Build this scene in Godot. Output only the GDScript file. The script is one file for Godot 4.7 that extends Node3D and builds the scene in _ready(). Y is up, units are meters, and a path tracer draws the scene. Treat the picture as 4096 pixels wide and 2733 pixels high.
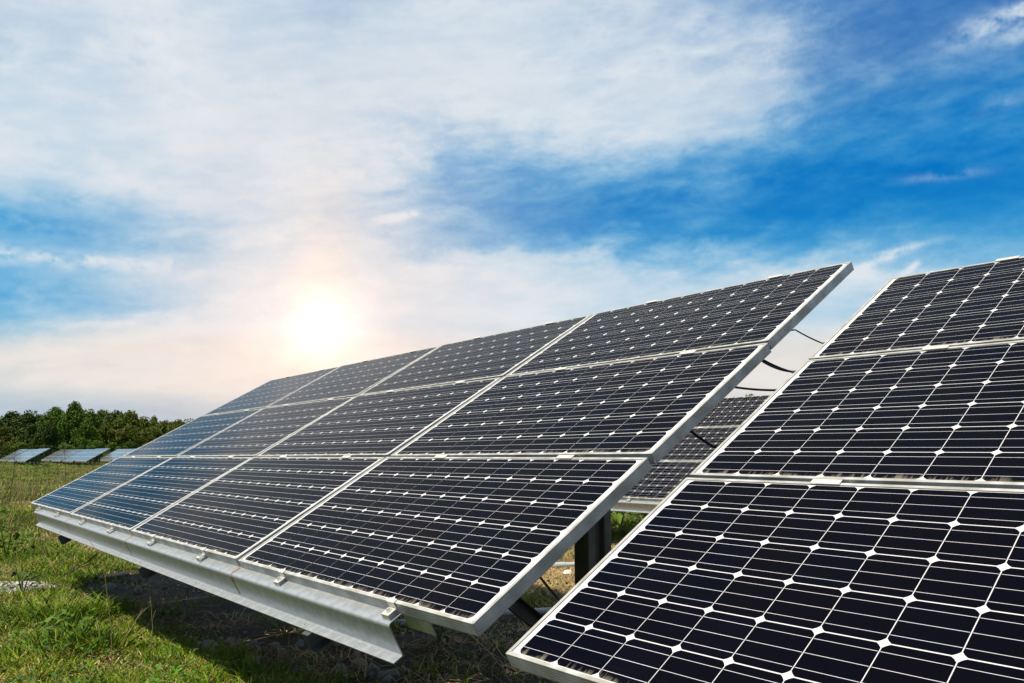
extends Node3D
# A field of ground-mounted solar tables under a hazy blue sky. y is up, metres, ground at y = 0.

const EYE := 1.1
const W := 1.587          # a solar panel, along the row
const H := 0.798          # and up the slope
const PU := 1.6042        # pitch along the row
const PV := 0.8141        # pitch up the slope
const CU := 0.1276        # cell pitch along the row
const CV := 0.1288        # cell pitch up the slope
const SUN := Vector3(-0.386, 0.866, 0.321)
const SIDE_AXIS := Vector3(0.6387, -0.0022, 0.7695)

var taken := {}
var M := {}
var R := RandomNumberGenerator.new()
var bumps := FastNoiseLite.new()
var patch := FastNoiseLite.new()
var fine := FastNoiseLite.new()

# ---------------------------------------------------------------- naming

func numbered(called: String) -> String:
	var n: int = taken.get(called, 0)
	taken[called] = n + 1
	return called if n == 0 else "%s_%03d" % [called, n]

func tag(o: Node, label: String, category: String, group := "", kind := "") -> Node:
	o.set_meta("label", label)
	if category: o.set_meta("category", category)
	if group: o.set_meta("group", group)
	if kind: o.set_meta("kind", kind)
	return o

func thing(called: String, label: String, category: String, at := Vector3.ZERO, turn := 0.0, group := "") -> Node3D:
	var o := Node3D.new()
	o.name = numbered(called)
	add_child(o, true)
	o.position = at
	o.rotation.y = turn
	tag(o, label, category, group)
	return o

func part(called: String, mesh: Mesh, mat: Material, parent: Node, t := Transform3D()) -> MeshInstance3D:
	var o := MeshInstance3D.new()
	o.name = called if parent != self else numbered(called)
	o.mesh = mesh
	o.material_override = mat
	o.transform = t
	parent.add_child(o, true)
	return o

func stuff(o: Node) -> Node:
	o.set_meta("kind", "stuff")
	return o

# ---------------------------------------------------------------- shapes

func begin() -> SurfaceTool:
	var st := SurfaceTool.new()
	st.begin(Mesh.PRIMITIVE_TRIANGLES)
	return st

func tri(st: SurfaceTool, a: Vector3, b: Vector3, c: Vector3, n: Vector3) -> void:
	# n says which side is the front; Godot's front faces run clockwise
	if (b - a).cross(c - a).dot(n) > 0.0:
		var k := b
		b = c
		c = k
	var f := (c - a).cross(b - a).normalized()
	for p in [a, b, c]:
		st.set_normal(f)
		st.add_vertex(p)

func quad(st: SurfaceTool, a: Vector3, b: Vector3, c: Vector3, d: Vector3, n: Vector3) -> void:
	tri(st, a, b, c, n)
	tri(st, a, c, d, n)

func box(st: SurfaceTool, lo: Vector3, hi: Vector3, bevel := 0.0) -> void:
	var c := (lo + hi) * 0.5
	var h := (hi - lo) * 0.5
	for ax in 3:
		for s in [-1.0, 1.0]:
			var n := Vector3.ZERO
			n[ax] = s
			var p := Vector3.ZERO
			var q := Vector3.ZERO
			p[(ax + 1) % 3] = h[(ax + 1) % 3] - bevel
			q[(ax + 2) % 3] = h[(ax + 2) % 3] - bevel
			var o := c + n * h[ax]
			quad(st, o - p - q, o + p - q, o + p + q, o - p + q, n)
	if bevel > 0.0:
		for ax in 3:
			var a1 := (ax + 1) % 3
			var a2 := (ax + 2) % 3
			for s in [-1.0, 1.0]:
				for r in [-1.0, 1.0]:
					var along := Vector3.ZERO
					along[ax] = h[ax] - bevel
					var e := Vector3.ZERO
					e[a1] = s * h[a1]
					e[a2] = r * (h[a2] - bevel)
					var f := Vector3.ZERO
					f[a1] = s * (h[a1] - bevel)
					f[a2] = r * h[a2]
					quad(st, c + e - along, c + e + along, c + f + along, c + f - along, e + f)
		for s in [-1.0, 1.0]:
			for r in [-1.0, 1.0]:
				for t in [-1.0, 1.0]:
					var g := Vector3(s * h.x, r * h.y, t * h.z)
					var b := Vector3(s, r, t) * bevel
					tri(st, c + g - Vector3(0, b.y, b.z), c + g - Vector3(b.x, 0, b.z), c + g - Vector3(b.x, b.y, 0), g)

func tube(st: SurfaceTool, pts: PackedVector3Array, radii: PackedFloat32Array, sides := 7, caps := true) -> void:
	var rings := []
	for i in pts.size():
		var d := (pts[mini(i + 1, pts.size() - 1)] - pts[maxi(i - 1, 0)]).normalized()
		var a := d.cross(Vector3.UP if absf(d.y) < 0.9 else Vector3.RIGHT).normalized()
		var b := d.cross(a).normalized()
		var ring := PackedVector3Array()
		for k in sides:
			var w := TAU * k / sides
			ring.append(pts[i] + (a * cos(w) + b * sin(w)) * radii[i])
		rings.append(ring)
	for i in pts.size() - 1:
		var d := pts[i + 1] - pts[i]
		for k in sides:
			var k2 := (k + 1) % sides
			var q := [rings[i][k], rings[i][k2], rings[i + 1][k2], rings[i + 1][k]]
			var ns := [(q[0] - pts[i]), (q[1] - pts[i]), (q[2] - pts[i + 1]), (q[3] - pts[i + 1])]
			var order := [0, 1, 2, 0, 2, 3]
			if (q[1] - q[0]).cross(q[2] - q[0]).dot(ns[0]) > 0.0: order = [0, 2, 1, 0, 3, 2]
			for j in order:
				st.set_normal(ns[j].normalized())
				st.add_vertex(q[j])
	if caps:
		for e in [0, pts.size() - 1]:
			var n := (pts[0] - pts[1]) if e == 0 else (pts[e] - pts[e - 1])
			for k in range(1, sides - 1):
				tri(st, rings[e][0], rings[e][k], rings[e][k + 1], n)

func band(line: PackedVector2Array, thick: float) -> PackedVector2Array:
	# the closed outline of a bent metal sheet whose one face follows the line
	var out := PackedVector2Array()
	var back := PackedVector2Array()
	for i in line.size():
		var d := (line[mini(i + 1, line.size() - 1)] - line[maxi(i - 1, 0)]).normalized()
		out.append(line[i])
		back.append(line[i] + Vector2(-d.y, d.x) * thick)
	back.reverse()
	out.append_array(back)
	return out

func rounded(line: PackedVector2Array, r: float, steps := 4) -> PackedVector2Array:
	var out := PackedVector2Array([line[0]])
	for i in range(1, line.size() - 1):
		var a := line[i] + (line[i - 1] - line[i]).normalized() * r
		var b := line[i] + (line[i + 1] - line[i]).normalized() * r
		for k in steps + 1:
			var t := float(k) / steps
			out.append(a.lerp(line[i], t).lerp(line[i].lerp(b, t), t))
	out.append(line[-1])
	return out

func extrude(st: SurfaceTool, outline: PackedVector2Array, t: Transform3D, length: float) -> void:
	# outline in (x, y); drawn out along z of t from 0 to length
	var n := outline.size()
	var area := 0.0
	for i in n:
		area += outline[i].cross(outline[(i + 1) % n])
	for i in n:
		var a := outline[i]
		var b := outline[(i + 1) % n]
		var out := Vector2((b - a).y, -(b - a).x) * signf(area)
		quad(st, t * Vector3(a.x, a.y, 0), t * Vector3(b.x, b.y, 0), t * Vector3(b.x, b.y, length), t * Vector3(a.x, a.y, length), t.basis * Vector3(out.x, out.y, 0))
	var f := Geometry2D.triangulate_polygon(outline)
	for i in range(0, f.size(), 3):
		for e in [0.0, length]:
			tri(st, t * Vector3(outline[f[i]].x, outline[f[i]].y, e), t * Vector3(outline[f[i + 1]].x, outline[f[i + 1]].y, e), t * Vector3(outline[f[i + 2]].x, outline[f[i + 2]].y, e), t.basis.z * (1.0 if e > 0.0 else -1.0))

func bolt(st: SurfaceTool, at: Vector3, up: Vector3, r: float) -> void:
	tube(st, PackedVector3Array([at, at + up * r * 0.3]), PackedFloat32Array([r * 1.5, r * 1.5]), 12)
	tube(st, PackedVector3Array([at + up * r * 0.3, at + up * r * 1.1, at + up * r * 1.25]), PackedFloat32Array([r, r, r * 0.8]), 6)

# ---------------------------------------------------------------- materials

func noise_image(size: int, freq: float, kind := FastNoiseLite.TYPE_SIMPLEX_SMOOTH, sd := 1, octaves := 4) -> Image:
	var n := FastNoiseLite.new()
	n.noise_type = kind
	n.frequency = freq
	n.seed = sd
	n.fractal_octaves = octaves
	return n.get_seamless_image(size, size)

func toned(im: Image, lo: Color, hi: Color, gamma := 1.0) -> ImageTexture:
	var out := Image.create(im.get_width(), im.get_height(), false, Image.FORMAT_RGB8)
	for y in im.get_height():
		for x in im.get_width():
			out.set_pixel(x, y, lo.lerp(hi, pow(im.get_pixel(x, y).r, gamma)))
	return ImageTexture.create_from_image(out)

func mat(c: Color, rough: float, metal := 0.0, spec := 0.5) -> StandardMaterial3D:
	var m := StandardMaterial3D.new()
	m.albedo_color = c.linear_to_srgb()
	m.roughness = rough
	m.metallic = metal
	m.metallic_specular = spec
	return m

func cell_picture() -> ImageTexture:
	# print of one silicon cell: fine silver fingers up the slope, three busbars along the row
	var s := 512
	var im := Image.create(s, s, false, Image.FORMAT_RGB8)
	var base := Color8(4, 4, 11)
	im.fill(base)
	for k in 57:
		im.fill_rect(Rect2i(int((k + 0.5) * s / 57.0), 6, 1, s - 12), Color8(27, 29, 42))
	for v in [0.172, 0.5, 0.828]:
		im.fill_rect(Rect2i(5, int(v * s) - 2, s - 10, 4), Color8(226, 229, 234))
	return ImageTexture.create_from_image(im)

func far_picture() -> ImageTexture:
	# a whole panel for the tables too far away to tell cells apart
	var im := Image.create(634, 320, false, Image.FORMAT_RGB8)
	im.fill(Color8(222, 222, 218))
	var k := 634.0 / W
	for i in 12:
		for j in 6:
			var x := (W * 0.5 + (i - 6) * CU) * k + 1
			var y := (H * 0.5 + (j - 3) * CV) * k + 1
			im.fill_rect(Rect2i(int(x), int(y), 49, 48), Color8(12, 14, 30))
			for v in [8, 24, 40]:
				im.fill_rect(Rect2i(int(x), int(y) + v, 49, 1), Color8(120, 124, 130))
	return ImageTexture.create_from_image(im)

func dust_picture() -> ImageTexture:
	# dried run-off that rain leaves along the lower edge of the glass
	var im := Image.create(1024, 96, false, Image.FORMAT_RGBA8)
	var r := RandomNumberGenerator.new()
	r.seed = 77
	var n := FastNoiseLite.new()
	n.frequency = 0.006
	var reach := PackedFloat32Array()
	var dens := PackedFloat32Array()
	var streak := 0.0
	for x in 1024:
		if r.randf() < 0.35: streak = pow(r.randf(), 2.2)
		reach.append(clampf(0.14 + n.get_noise_1d(x) * 0.25 + streak * 0.6, 0.05, 1.0))
		dens.append(clampf(0.05 + n.get_noise_1d(x * 3 + 5000) * 0.2 + streak * 0.2, 0.0, 0.36))
	for x in 1024:
		for y in 96:
			var up := 1.0 - y / 95.0
			var a := dens[x] * clampf((reach[x] - up) / reach[x], 0.0, 1.0)
			im.set_pixel(x, y, Color(0.76, 0.73, 0.66, a))
	return ImageTexture.create_from_image(im)

func rust_picture() -> ImageTexture:
	var im := Image.create(48, 256, false, Image.FORMAT_RGBA8)
	var n := FastNoiseLite.new()
	n.frequency = 0.05
	for x in 48:
		for y in 256:
			var d := absf(x - 23.5 - n.get_noise_2d(0, y) * 5.0) / 24.0
			var a := clampf(1.5 - d * (2.6 + n.get_noise_2d(x, y * 0.3) * 2.0), 0.0, 0.85) * clampf(0.75 + n.get_noise_2d(x * 2, y * 0.5), 0.1, 1.0)
			im.set_pixel(x, y, Color(0.56, 0.33, 0.14, a))
	return ImageTexture.create_from_image(im)

func make_materials() -> void:
	var drift := noise_image(256, 0.012, FastNoiseLite.TYPE_SIMPLEX_SMOOTH, 8, 5)
	var grain := noise_image(256, 0.05, FastNoiseLite.TYPE_SIMPLEX_SMOOTH, 5, 5)
	var m := mat(Color(0.5, 0.51, 0.51), 0.4, 0.3)
	m.albedo_texture = toned(drift, Color(0.74, 0.72, 0.67), Color(1, 1, 1))
	m.uv1_triplanar = true
	m.uv1_scale = Vector3(3, 3, 3)
	M.frame = m
	M.shade_dirt_line = mat(Color(0.05, 0.045, 0.035), 0.8)  # dark colour standing in for shadow and dirt along the frame lip
	m = mat(Color(0.46, 0.47, 0.49), 0.05, 0.0, 0.085)
	M.sheet = m
	var print_ := cell_picture()
	M.cells = []
	for c in [Color(0.72, 0.71, 0.75), Color(0.78, 0.72, 0.73), Color(0.7, 0.74, 0.82), Color(0.84, 0.84, 0.9)]:
		m = mat(c, 0.05, 0.0, 0.085)
		m.albedo_texture = print_
		M.cells.append(m)
	m = mat(Color(1, 1, 1), 0.9, 0.0, 0.2)
	m.transparency = BaseMaterial3D.TRANSPARENCY_ALPHA
	m.albedo_texture = dust_picture()
	M.dust = m
	m = mat(Color(1, 1, 1), 0.9, 0.0, 0.1)
	m.transparency = BaseMaterial3D.TRANSPARENCY_ALPHA
	m.albedo_texture = rust_picture()
	M.rust = m
	m = mat(Color(0.5, 0.53, 0.555), 0.34, 0.6)
	m.albedo_texture = toned(noise_image(256, 0.02, FastNoiseLite.TYPE_SIMPLEX_SMOOTH, 3, 5), Color(0.82, 0.83, 0.84), Color(1, 1, 1))
	m.uv1_triplanar = true
	m.uv1_scale = Vector3(4, 4, 4)
	M.zinc = m
	m = mat(Color(0.10, 0.104, 0.104), 0.55, 0.3)
	m.albedo_texture = toned(drift, Color(0.7, 0.7, 0.7), Color(1, 1, 1))
	m.uv1_triplanar = true
	m.uv1_scale = Vector3(2, 2, 2)
	M.steel = m
	M.clamp = mat(Color(0.62, 0.6, 0.55), 0.38, 0.5)
	M.bolt = mat(Color(0.66, 0.66, 0.64), 0.3, 0.7)
	m = mat(Color(1, 1, 1), 0.12, 0.0, 0.5)
	m.albedo_texture = far_picture()
	M.far_panel = m
	M.cable = mat(Color(0.012, 0.012, 0.012), 0.45)
	M.conduit = mat(Color(0.3, 0.33, 0.34), 0.5)
	m = mat(Color(1, 1, 1), 0.95)
	m.vertex_color_use_as_albedo = true
	m.albedo_texture = toned(grain, Color(0.62, 0.6, 0.58), Color(1, 1, 1))
	m.uv1_triplanar = true
	m.uv1_world_triplanar = true
	m.uv1_scale = Vector3(1.7, 1.7, 1.7)
	M.ground = m
	m = mat(Color(1, 1, 1), 0.85)
	m.albedo_texture = toned(grain, Color(0.5, 0.48, 0.45), Color(1, 1, 1))
	m.uv1_triplanar = true
	m.uv1_scale = Vector3(6, 6, 6)
	m.albedo_color = Color(0.36, 0.33, 0.29).linear_to_srgb()
	M.stone = m
	M.stone_pink = m.duplicate()
	M.stone_pink.albedo_color = Color(0.42, 0.31, 0.25).linear_to_srgb()
	M.stone_grey = m.duplicate()
	M.stone_grey.albedo_color = Color(0.27, 0.28, 0.28).linear_to_srgb()
	m = mat(Color(1, 1, 1), 0.62, 0.0, 0.3)
	m.vertex_color_use_as_albedo = true
	m.cull_mode = BaseMaterial3D.CULL_DISABLED
	m.backlight = Color(0.45, 0.55, 0.2)
	M.blade = m
	m = mat(Color(1, 1, 1), 0.8)
	m.vertex_color_use_as_albedo = true
	m.cull_mode = BaseMaterial3D.CULL_DISABLED
	M.straw = m
	M.gravel = m.duplicate()
	M.stalk = mat(Color(0.2, 0.135, 0.07), 0.85)
	M.dark_stalk = mat(Color(0.07, 0.05, 0.035), 0.9)
	M.straw_stalk = mat(Color(0.46, 0.36, 0.19), 0.8)
	m = mat(Color(0.1, 0.08, 0.06), 0.95)
	m.albedo_texture = toned(grain, Color(0.45, 0.45, 0.45), Color(1, 1, 1))
	m.uv1_triplanar = true
	m.uv1_scale = Vector3(3, 3, 3)
	M.bark = m
	M.litter = mat(Color(0.75, 0.74, 0.7), 0.7)
	M.leaf = []
	for c in [Color(0.036, 0.068, 0.006), Color(0.06, 0.118, 0.007), Color(0.078, 0.1, 0.008), Color(0.1, 0.14, 0.025)]:
		m = mat(c, 0.6, 0.0, 0.3)
		m.vertex_color_use_as_albedo = true
		m.cull_mode = BaseMaterial3D.CULL_DISABLED
		m.backlight = Color(0.3, 0.35, 0.1)
		M.leaf.append(m)

# ---------------------------------------------------------------- sky

func sky_colour(d: Vector3, cover: float, lift: FastNoiseLite, wisp: FastNoiseLite, tear: FastNoiseLite) -> Color:
	var el := rad_to_deg(asin(clampf(d.y, -1.0, 1.0)))
	var az := rad_to_deg(atan2(d.x, -d.z))
	var e := maxf(el, 0.0)
	# clear air, in sRGB
	var air := Color(0.72, 0.79, 0.84)
	air = air.lerp(Color(0.42, 0.70, 0.86), smoothstep(2.0, 8.0, e))
	air = air.lerp(Color(0.19, 0.58, 0.82), smoothstep(8.0, 14.0, e))
	air = air.lerp(Color(0.02, 0.45, 0.76), smoothstep(12.0, 19.0, e))
	air = air.lerp(Color(0.13, 0.40, 0.70), smoothstep(20.0, 27.0, e))
	air = air.lerp(Color(0.12, 0.34, 0.64), smoothstep(34.0, 70.0, e))
	air = air.lerp(Color(0.27, 0.64, 0.85), 0.75 * smoothstep(0.0, -30.0, az) * smoothstep(-150.0, -60.0, az) * smoothstep(24.0, 12.0, e))
	# cloud
	var p := Vector3(d.x, 0.0, d.z) / (maxf(d.y, 0.0) + 0.22)
	var n := lift.get_noise_3d(p.x * 1.0, p.z * 2.2, d.y * 3.0)
	var w := wisp.get_noise_3d(p.x * 3.0 + p.z * 1.6, p.z * 5.5 - p.x * 1.2, 7.0)
	var t := tear.get_noise_3d(d.x * 22.0 + d.y * 9.0, d.y * 75.0 - d.x * 12.0, d.z * 22.0)
	cover = lerpf(cover, 1.0 - pow(1.0 - cover, 1.7), smoothstep(0.5, 0.8, cover))
	var edge := 0.25 + 3.0 * cover * (1.0 - cover)
	var c := clampf(cover + (n * 0.2 + w * 0.22 + t * 0.16) * edge, 0.0, 1.0)
	var white := Color(0.845, 0.885, 0.92)
	white = white.lerp(Color(0.91, 0.885, 0.86), smoothstep(9.5, 7.0, e))
	white = white.lerp(Color(0.71, 0.765, 0.81), smoothstep(4.6, 2.8, e))
	var out := air.lerp(white, c)
	# bright threads where the cloud is thickest
	var thread := clampf((w * 0.5 + n * 0.5 + 0.1) * c, 0.0, 1.0)
	out = out.lerp(Color(0.93, 0.945, 0.96), thread * 0.5)
	return out.srgb_to_linear()

func add_puff(list: Array, az: float, el: float, w: float, h: float, turn: float, amount: float) -> void:
	list.append([az, el, w, h, deg_to_rad(turn), amount])

func make_sky() -> PanoramaSkyMaterial:
	# cloud cover in per cent, by height (rows, from 34 degrees down in steps of 2) and bearing (columns, from -36 to 36 degrees in steps of 6)
	var cover := [
		[75, 86, 81, 84, 74, 79, 82, 74, 69, 48, 19, 11, 8],
		[75, 86, 81, 84, 74, 79, 82, 74, 69, 48, 19, 11, 8],
		[75, 86, 82, 83, 78, 85, 89, 73, 70, 50, 19, 11, 8],
		[75, 85, 88, 82, 86, 91, 95, 76, 73, 66, 23, 11, 8],
		[75, 77, 93, 86, 90, 95, 94, 87, 83, 72, 31, 14, 9],
		[75, 78, 93, 89, 89, 78, 80, 81, 82, 72, 39, 23, 15],
		[78, 83, 92, 90, 83, 58, 61, 67, 73, 66, 33, 27, 28],
		[84, 88, 88, 85, 72, 36, 39, 47, 56, 44, 20, 22, 27],
		[81, 80, 79, 77, 64, 28, 29, 27, 26, 20, 6, 6, 16],
		[69, 65, 62, 70, 69, 47, 24, 13, 10, 5, 1, 2, 4],
		[45, 25, 54, 76, 82, 76, 71, 62, 53, 40, 23, 13, 5],
		[31, 50, 72, 83, 85, 88, 86, 78, 72, 75, 71, 29, 21],
		[39, 42, 60, 80, 89, 91, 85, 76, 68, 69, 66, 52, 40],
		[28, 52, 80, 94, 94, 92, 91, 89, 88, 86, 80, 69, 59],
		[82, 90, 94, 95, 94, 92, 91, 91, 90, 90, 89, 84, 77],
		[72, 80, 86, 90, 90, 89, 89, 89, 88, 87, 86, 86, 85],
		[83, 84, 86, 88, 88, 88, 87, 87, 86, 86, 86, 85, 85],
		[85, 85, 85, 85, 85, 85, 85, 85, 85, 85, 85, 85, 85]]
	var puffs := []
	add_puff(puffs, -26.4, 27.6, 1.7, 4.4, 22, 0.34)
	add_puff(puffs, -24.6, 25.2, 1.4, 3.4, 26, 0.36)
	add_puff(puffs, -22.9, 23.0, 1.6, 2.0, 40, 0.28)
	add_puff(puffs, -27.2, 17.7, 1.3, 0.5, -12, 0.2)
	add_puff(puffs, -28.3, 18.6, 1.2, 0.6, -12, 0.15)
	add_puff(puffs, -25.6, 17.2, 0.5, 0.3, -12, 0.25)
	add_puff(puffs, -9.2, 16.9, 0.9, 0.28, 8, 0.35)
	add_puff(puffs, -7.6, 17.2, 0.7, 0.25, 8, 0.22)
	add_puff(puffs, 33.4, 26.1, 2.4, 0.7, 12, 0.52)
	add_puff(puffs, 35.6, 25.6, 2.0, 0.8, 20, 0.5)
	add_puff(puffs, 29.8, 17.6, 1.9, 0.3, -3, 0.26)
	add_puff(puffs, 33.5, 21.3, 1.6, 0.4, 6, 0.14)
	add_puff(puffs, 27.2, 13.4, 1.6, 0.22, 8, 0.35)
	add_puff(puffs, 25.0, 12.6, 2.4, 0.25, 14, 0.4)
	add_puff(puffs, 27.6, 12.2, 1.3, 0.2, 34, 0.3)
	add_puff(puffs, 22.0, 11.8, 3.0, 0.3, 8, 0.25)
	add_puff(puffs, -34.0, 14.4, 8.0, 0.8, -3, -0.3)
	add_puff(puffs, -33.0, 12.3, 9.0, 0.6, 2, 0.34)
	add_puff(puffs, -34.0, 9.9, 6.5, 0.9, 1, -0.26)
	var lift := FastNoiseLite.new()
	lift.frequency = 0.75
	lift.fractal_octaves = 6
	lift.seed = 11
	lift.domain_warp_enabled = true
	lift.domain_warp_amplitude = 0.5
	lift.domain_warp_frequency = 0.8
	var wisp := FastNoiseLite.new()
	wisp.frequency = 1.0
	wisp.fractal_octaves = 5
	wisp.fractal_gain = 0.6
	wisp.seed = 23
	wisp.domain_warp_enabled = true
	wisp.domain_warp_amplitude = 0.35
	wisp.domain_warp_frequency = 1.5
	var tear := FastNoiseLite.new()
	tear.frequency = 0.8
	tear.fractal_octaves = 4
	tear.seed = 5
	var low := sky_part(512, 256, 0, 512, 0, 256, cover, puffs, lift, wisp, tear)
	low.resize(4096, 2048, Image.INTERPOLATE_CUBIC)
	# the finer part, a quarter of the way round, finely computed
	var x0 := -500
	var wide := 1000
	var y0 := 544
	var tall := 500
	var near := sky_part(4096, 2048, x0, wide, y0, tall, cover, puffs, lift, wisp, tear)
	low.blit_rect(near, Rect2i(0, 0, -x0, tall), Vector2i(4096 + x0, y0))
	low.blit_rect(near, Rect2i(-x0, 0, wide + x0, tall), Vector2i(0, y0))
	var pano := PanoramaSkyMaterial.new()
	pano.panorama = ImageTexture.create_from_image(low)
	return pano

func sky_part(full_w: int, full_h: int, x0: int, wide: int, y0: int, tall: int, cover: Array, puffs: Array, lift: FastNoiseLite, wisp: FastNoiseLite, tear: FastNoiseLite) -> Image:
	var data := PackedFloat32Array()
	data.resize(wide * tall * 3)
	var flare := Vector3(sin(deg_to_rad(-13.8)) * cos(deg_to_rad(9.0)), sin(deg_to_rad(9.0)), -cos(deg_to_rad(-13.8)) * cos(deg_to_rad(9.0)))
	var at := 0
	for y in tall:
		var el := 90.0 - (y0 + y + 0.5) / full_h * 180.0
		var ce := cos(deg_to_rad(el))
		var se := sin(deg_to_rad(el))
		var high := smoothstep(32.0, 46.0, el)
		for x in wide:
			var az := fposmod((x0 + x + 0.5) / full_w * 360.0 + 180.0, 360.0) - 180.0
			var a := deg_to_rad(az)
			var d := Vector3(sin(a) * ce, se, -cos(a) * ce)
			var out: Color
			if el < -1.0:
				out = Color(0.30, 0.31, 0.27)
			else:
				# away from the mapped part the cover goes on as ordinary broken cloud
				var general := clampf(0.62 + lift.get_noise_3d(d.x * 1.2, d.y * 2.4, d.z * 1.2) * 0.9, 0.05, 0.95)
				general = lerpf(general, 0.86, smoothstep(9.0, 3.0, el))
				var outside := maxf(high, smoothstep(34.0, 56.0, absf(az)))
				var c := general
				if outside < 1.0:
					var az2 := az + 3.2 * wisp.get_noise_3d(d.x * 5.0, d.y * 9.0, d.z * 5.0 + 3.0) + 4.0 * lift.get_noise_3d(d.x * 4.0, d.y * 6.0, d.z * 4.0)
					var el2 := el + smoothstep(2.0, 14.0, el) * (1.5 * wisp.get_noise_3d(d.x * 6.0 + 9.0, d.y * 10.0, d.z * 6.0) + 0.9 * tear.get_noise_3d(d.x * 9.0, d.y * 16.0, d.z * 9.0))
					var row := clampf((34.0 - el2) / 2.0, 0.0, 16.999)
					var r0 := int(row)
					var fr := row - r0
					var col := clampf((az2 + 36.0) / 6.0, 0.0, 11.999)
					var c0 := int(col)
					var fc := col - c0
					var g: float = lerpf(lerpf(cover[r0][c0], cover[r0][c0 + 1], fc), lerpf(cover[r0 + 1][c0], cover[r0 + 1][c0 + 1], fc), fr) * 0.01
					c = lerpf(g, general, outside)
				var more := 0.0
				for p in puffs:
					var dx: float = (az - p[0]) * ce
					var dy: float = el - p[1]
					if absf(dx) > 9.0 or absf(dy) > 9.0:
						continue
					var cs := cos(p[4])
					var sn := sin(p[4])
					var ux: float = (dx * cs + dy * sn) / p[2]
					var uy: float = (-dx * sn + dy * cs) / p[3]
					more += p[5] * exp(-(ux * ux + uy * uy))
				if absf(more) > 0.003:
					more *= clampf(0.75 + 1.6 * wisp.get_noise_3d(d.x * 26.0, d.y * 40.0, d.z * 26.0), 0.0, 1.6)
				out = sky_colour(d, clampf(c + more, 0.0, 1.0), lift, wisp, tear)
				if more > 0.003:
					out = out.lerp(Color(0.86, 0.88, 0.9), clampf(more * 0.55, 0.0, 0.7))
				# the veiled sun: a white heart in a warm wide glow
				var off := rad_to_deg(d.angle_to(flare))
				if off < 50.0:
					var dx := (az + 13.8) * ce
					var dy := el - 9.0
					out = out.lerp(Color(0.91, 0.69, 0.64), 0.46 * exp(-off * off / 140.0))
					out = out.lerp(Color(0.98, 0.76, 0.62), 0.55 * exp(-dx * dx / 4.5) * exp(-dy * dy / 60.0))
					var veil := 1.0 + 0.45 * wisp.get_noise_3d(d.x * 12.0, d.y * 22.0, d.z * 12.0) + 0.35 * lift.get_noise_3d(d.x * 9.0, d.y * 15.0, d.z * 9.0)
					var wide_glow := 0.36 * exp(-off / 5.6 / veil)
					var heart := 0.9 * exp(-off / 1.15 / veil)
					out += Color(wide_glow + heart, wide_glow * 0.74 + heart * 0.95, wide_glow * 0.45 + heart * 0.88)
			data[at] = out.r
			data[at + 1] = out.g
			data[at + 2] = out.b
			at += 3
	return Image.create_from_data(wide, tall, false, Image.FORMAT_RGBF, data.to_byte_array())

# ---------------------------------------------------------------- the ground and where things grow

func height(x: float, z: float) -> float:
	var r := sqrt(x * x + z * z)
	return bumps.get_noise_2d(x, z) * 0.05 * smoothstep(1.0, 5.0, r) + bumps.get_noise_2d(x * 0.08 + 90.0, z * 0.08) * 0.25 * smoothstep(12.0, 60.0, r)

func local_to_left(x: float, z: float) -> Vector2:
	# metres along the left table's row and away behind its lower edge
	var dx := x + 4.1862
	var dz := z + 6.9969
	return Vector2(dx * 0.6387 + dz * 0.7695, dx * 0.7695 - dz * 0.6387)

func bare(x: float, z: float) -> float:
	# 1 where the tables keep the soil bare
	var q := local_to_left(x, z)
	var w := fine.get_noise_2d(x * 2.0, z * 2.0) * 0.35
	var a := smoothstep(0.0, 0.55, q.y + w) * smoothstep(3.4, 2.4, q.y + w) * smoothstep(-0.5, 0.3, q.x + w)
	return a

func gravelly(x: float, z: float) -> float:
	var d := Vector2(x + 4.38, z + 6.78)
	d = Vector2(d.x * 0.97 + d.y * 0.2, -d.x * 0.2 + d.y * 0.97)
	return smoothstep(1.0, 0.7, Vector2(d.x / 0.62, d.y / 0.52).length() + fine.get_noise_2d(x * 3.0, z * 3.0) * 0.25)

func dryness(x: float, z: float) -> float:
	var q := local_to_left(x, z)
	var v := 0.27 + patch.get_noise_2d(x, z) * 1.0 + fine.get_noise_2d(x, z) * 0.35
	v += 0.9 * smoothstep(2.2, 3.2, q.y) * smoothstep(7.5, 5.6, q.y) * smoothstep(-0.5, 1.0, q.x)
	return clampf(v, 0.0, 1.0)

func ground_tone(x: float, z: float) -> Color:
	var dry := dryness(x, z)
	var c := Color(0.025, 0.034, 0.009).lerp(Color(0.17, 0.105, 0.042), smoothstep(0.35, 0.8, dry))
	c = c.lerp(Color(0.032, 0.018, 0.009), bare(x, z) * 0.9)  # bare brown soil, painted darker still to deepen the shade under the table
	c = c.lerp(Color(0.36, 0.34, 0.33), gravelly(x, z))
	return c * (0.9 + 0.35 * fine.get_noise_2d(x * 4.0, z * 4.0))

func make_ground() -> void:
	var st := begin()
	var rings := 190
	var seg := 288
	for i in rings:
		var r := 0.0 if i == 0 else 0.25 * pow(14000.0, float(i - 1) / (rings - 2))
		for k in seg:
			var a := TAU * k / seg
			var x := sin(a) * r
			var z := -cos(a) * r
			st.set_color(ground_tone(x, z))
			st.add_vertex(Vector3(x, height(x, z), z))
	for i in rings - 1:
		for k in seg:
			var a := i * seg + k
			var b := i * seg + (k + 1) % seg
			for j in [a, b + seg, b, a, a + seg, b + seg]:
				st.add_index(j)
	st.generate_normals()
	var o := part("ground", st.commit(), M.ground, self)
	tag(o, "rough ground of soil, dry straw and short green growth", "ground", "", "structure")

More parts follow.
